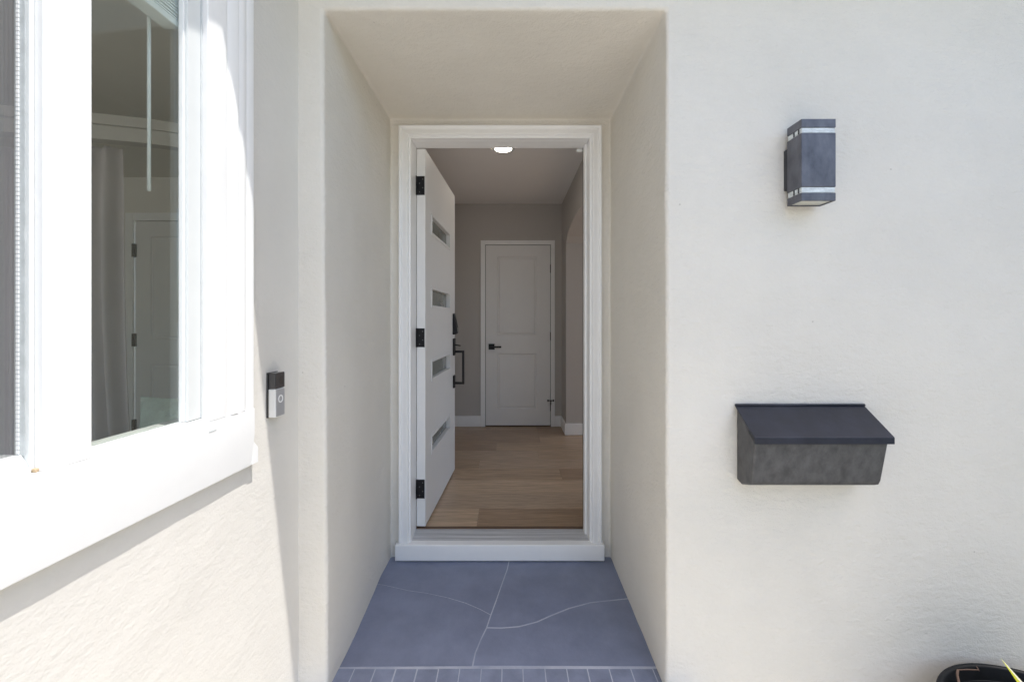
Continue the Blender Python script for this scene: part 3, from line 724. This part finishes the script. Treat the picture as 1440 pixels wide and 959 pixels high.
# ------------------------------------------------------------------ doorbell on the window wall
db = thing('doorbell', 'small video doorbell, black top and grey front, on the shaded wall beside the window', 'doorbell', WLOC, WROT)
y0 = LW(387.5, 0.028); y1 = y0 + .047; zt_, zm_, zb_ = -.1535, -.1995, -.2825
MB().box((0.0005, y0 - .001, zb_ - .001), (0.005, y1 + .001, zt_ + .001)).build('mounting_plate', M['smoke'], db, bevel=.001)
MB().box((0.0055, y0, zb_), (0.0275, y1, zm_ - .0004)).build('body', M['silver_side'], db, bevel=.003, segs=3)
MB().box((0.0276, y0 + .003, zb_ + .003), (0.0283, y1 - .003, zm_ - .003)).build('faceplate', M['silver'], db)
MB().box((0.0055, y0, zm_), (0.0280, y1, zt_)).build('camera_cover', M['smoke'], db, bevel=.003, segs=3)
lc = MB(); lc.tube([(0.0278, y0 + .027, zt_ - .023), (0.0292, y0 + .027, zt_ - .023)], .0095, 24); lc.build('camera_lens', M['lens'], db, smooth=False, bevel=.0006)
b = MB(); c_ = (y0 + .0235, zm_ - .031); n = 28; rr = [(.0080, .0284), (.0080, .0296), (.0115, .0296), (.0115, .0284)]
rg = [[b.bm.verts.new((x, c_[0] + r * math.cos(2*math.pi*k/n), c_[1] + r * math.sin(2*math.pi*k/n))) for k in range(n)] for r, x in rr]
for a_, c2 in zip(rg, rg[1:]):
    for k in range(n): b.bm.faces.new([a_[k], a_[(k+1)%n], c2[(k+1)%n], c2[k]])
b.build('button_ring', M['ringwhite'], db)

# ------------------------------------------------------------------ wall lamp
Lx0, Lx1, Ly0, Ly1 = 0.903, 1.009, 1.351, 1.421
lz = [CZ + v for v in (.3657, .391, .409, .575, .5915, .618)]
wlp = thing('wall_lamp', 'weathered grey square up and down wall lamp with two clear bands', 'wall lamp', (0.955, YF, CZ + .49))
def shell(z0_, z1, nm):
    b = MB(); t = .004; bm = b.bm
    o4 = [(Lx0, Ly0), (Lx1, Ly0), (Lx1, Ly1), (Lx0, Ly1)]; i4 = [(Lx0 + t, Ly0 + t), (Lx1 - t, Ly0 + t), (Lx1 - t, Ly1 - t), (Lx0 + t, Ly1 - t)]
    V = [[bm.verts.new((x, y, z)) for x, y in q] for q in (o4, i4) for z in (z0_, z1)]
    for k in range(4):
        k2 = (k + 1) % 4
        bm.faces.new([V[0][k], V[0][k2], V[1][k2], V[1][k]]); bm.faces.new([V[2][k], V[3][k], V[3][k2], V[2][k2]])
        bm.faces.new([V[0][k], V[2][k], V[2][k2], V[0][k2]]); bm.faces.new([V[1][k], V[1][k2], V[3][k2], V[3][k]])
    return b.build(nm, M['lamp_al'], wlp, local=False, bevel=.0016)
shell(lz[0], lz[1], 'lower_collar'); shell(lz[2], lz[3], 'body'); shell(lz[4], lz[5], 'upper_collar')
for (a_, c_) in ((lz[1], lz[2]), (lz[3], lz[4])):
    MB().box((Lx0 + .0018, Ly0 + .0018, a_ + .0004), (Lx1 - .0018, Ly1 - .0018, c_ - .0004)).build('clear_band', M['acrylic'], wlp, local=False, bevel=.001)
    b = MB()
    for (x, y) in ((Lx0, Ly0 + .012), (Lx0, Ly0 + .034)): b.box((x + .0005, y, a_ + .0008), (x + .0012, y + .006, c_ - .0008))
    b.build('band_post', M['lamp_dark'], wlp, local=False)
MB().box((Lx0 + .0045, Ly0 + .0045, lz[0] + .004), (Lx1 - .0045, Ly1 - .0045, lz[0] + .008)).build('lens', M['frost'], wlp, local=False)
MB().box((Lx0 + .0045, Ly0 + .0045, lz[5] - .010), (Lx1 - .0045, Ly1 - .0045, lz[5] - .004)).build('lens', M['frost'], wlp, local=False)
MB().box((Lx0 + .0005, Ly1 + .0003, CZ + .421), (Lx1 + .004, YF + .003, CZ + .552)).build('back_plate', M['lamp_dark'], wlp, local=False, bevel=.002)

# ------------------------------------------------------------------ mailbox
mb = thing('mailbox', 'dark grey metal mailbox with a sloping blue black lid on the wall', 'mailbox', (0.95, YF, CZ - .4))
mx0, mx1 = 0.7465, 1.151
yb_ = YF - .003
zt0, ztf, zbb = CZ - .283, CZ - .372, CZ - .5015
sec = [(yb_, zt0), (yb_, CZ - .520), (yb_ - .028, CZ - .5255), (1.366, CZ - .5125), (1.353, CZ - .506), (1.347, CZ - .493), (1.3275, ztf)]
b = MB(); bm = b.bm
Lr = [bm.verts.new((mx0, y, z)) for y, z in sec]; Rr = [bm.verts.new((mx1 - (0.006 if z < CZ - .45 else 0), y, z)) for y, z in sec]
n = len(sec)
for i in range(n): bm.faces.new([Lr[i], Lr[(i+1)%n], Rr[(i+1)%n], Rr[i]])
bm.faces.new(Lr[::-1]); bm.faces.new(Rr)
b.build('body', M['galv'], mb, local=False, bevel=.006, segs=3)
b = MB(); ld = [(yb_ - .002, CZ - .2775), (yb_ - .002, CZ - .2815), (1.322, CZ - .358), (1.3215, CZ - .3725), (1.3175, CZ - .3725), (1.3175, CZ - .3525), (1.322, CZ - .349)]
b.prism(ld, 0, mx0 - .006, mx1 + .010)
lidsec = ld
b.box((mx0 - .006, 1.322, CZ - .3715), (mx0 - .0035, 1.326, CZ - .361)); 
b.build('lid', M['lid'], mb, local=False, bevel=.0012)
MB().tube([(mx0 - .006, yb_ - .004, CZ - .2765), (mx1 + .010, yb_ - .004, CZ - .2765)], .0042, 10).build('hinge_rod', M['lid'], mb, local=False, smooth=True)

# ------------------------------------------------------------------ pot and plant at the foot of the wall
pr_, pym = 0.272, 1.405; pcx, pcy, prz = 1.485, pym - pr_, CZ - 1.093
pot = thing('flower_pot', 'large black plastic pot on the ground below the mailbox', 'plant pot', (pcx, pcy, GZ))
H = prz - GZ
MB().lathe([(.0001, 0), (.195, 0), (.2, .004), (.248, H - .04), (.250, H - .038), (.268, H - .036), (.272, H - .032), (.2735, H - .006), (.271, H - .0015), (.266, H), (.260, H - .001), (.257, H - .006), (.247, H - .05), (.238, H - .23), (.0001, H - .23)], (0, 0, 0), 72).build('pot_wall', M['pot'], pot, smooth=True)
b = MB(); g = {}
for i in range(17):
    for k in range(40):
        r = .235 * i / 16; a_ = 2 * math.pi * k / 40
        g[i, k] = b.bm.verts.new((r * math.cos(a_), r * math.sin(a_), H - .205 + .012 * noise.noise(Vector((r * math.cos(a_) * 14, r * math.sin(a_) * 14, 3)))))
for i in range(16):
    for k in range(40):
        b.bm.faces.new([g[i, k], g[i+1, k], g[i+1, (k+1) % 40], g[i, (k+1) % 40]])
bmesh.ops.remove_doubles(b.bm, verts=b.bm.verts[:], dist=1e-6)
b.build('soil', M['soil'], pot, smooth=True)
plant = thing('plant', 'spiky yellow edged plant with dry brown stems in the black pot', 'plant', (pcx, pcy, prz - .12))
def leaf(base, tip, w, bend, m_):
    """two-sided blade with a keel"""
    base, tip = Vector(base), Vector(tip); d = tip - base; side = d.cross(Vector((0.2, -1, 0.1))).normalized()
    b = MB(); rings = []; N = 14
    for i in range(N + 1):
        t = i / N; c = base + d * t + Vector((0, 0, 1)) * bend * math.sin(math.pi * t); ww = w * (1 - t ** 1.6) * (0.7 + .6 * t * (1 - t)) + .0004
        nrm = side.cross(d).normalized()
        rings.append([b.bm.verts.new(c - side * ww), b.bm.verts.new(c + nrm * ww * .25), b.bm.verts.new(c + side * ww), b.bm.verts.new(c - nrm * ww * .05)])
    for a_, c_ in zip(rings, rings[1:]):
        for k in range(4): b.bm.faces.new([a_[k], a_[(k+1)%4], c_[(k+1)%4], c_[k]])
    o = b.build('leaf', m_, plant, local=False, smooth=False)
    return o
tip = W(1407.5, 925, 1.24); base = Vector((1.56, 1.17, prz - .12))
lf = leaf(base, tip, .026, 0.0, M['leaf_y']); lf.data.materials.append(M['leaf_w']); lf.data.materials.append(M['leaf_g'])
for i, p in enumerate(lf.data.polygons): p.material_index = 1 if i % 4 in (1, 2) else 0
for k in range(9):
    a_ = 2 * math.pi * k / 9 + .3
    if math.sin(a_) > 0.2 and math.cos(a_) < .6: continue
    bp = Vector((1.56 + .02 * math.cos(a_), 1.17 + .02 * math.sin(a_), prz - .12))
    leaf(bp, bp + Vector((.26 * math.cos(a_), .26 * math.sin(a_) - .06, .14 + .03 * (k % 3))), .015, .02, M['leaf_g'] if k % 2 else M['leaf_y'])
b = MB()
sp = [W(1352, 975, 1.30), W(1348, 958, 1.325), W(1346, 948, 1.34), W(1347, 941.5, 1.352)]
b.tube(sp, [.004, .0038, .0035, .003], 8); b.tube([W(1347, 941.5, 1.352), W(1360, 941, 1.36), W(1376, 941.5, 1.36)], [.0018, .0018, .0014], 6); b.tube([W(1377, 943, 1.36), W(1373, 936, 1.37)], [.002, .0012], 6)
b.tube([sp[0], Vector((pcx + .02, 1.24, prz - .12))], [.004, .006], 8)
b.build('stem', M['stem'], plant, local=False, smooth=True)

# ------------------------------------------------------------------ unseen clipped greenery, added right of the entry court to shade that side
b = MB(); bm = b.bm
HX0, HX1, HZ = 3.3, 4.1, 2.5
def hp(u, v):      # cross-section path u (left foot, top, right foot), v along -y
    L = 2 * (HZ) + (HX1 - HX0); d = u * L
    if d < HZ: p = Vector((HX0, 0, d))
    elif d < HZ + HX1 - HX0: p = Vector((HX0 + d - HZ, 0, HZ))
    else: p = Vector((HX1, 0, L - d))
    p.y = 1.25 - v * 7.0; p.z += GZ
    n_ = noise.noise_vector(p * 3.0) * .06 + noise.noise_vector(p * 9.0) * .03
    return p + n_
U, V = 60, 90
g = {(i, j): bm.verts.new(hp(i / U, j / V)) for i in range(U + 1) for j in range(V + 1)}
for i in range(U):
    for j in range(V): bm.faces.new([g[i, j], g[i+1, j], g[i+1, j+1], g[i, j+1]])
rnd = random.Random(3)
for k in range(14000):
    p = hp(rnd.random(), rnd.random()) + Vector([rnd.uniform(-.03, .03) for _ in range(3)])
    a_ = Vector([rnd.uniform(-1, 1) for _ in range(3)]).normalized() * .022; c_ = a_.orthogonal().normalized() * .011
    bm.faces.new([bm.verts.new(p - a_), bm.verts.new(p + c_), bm.verts.new(p + a_), bm.verts.new(p - c_)])
tag(b.build('shading_hedge', M['leaf_g'], fix=False), kind='stuff')
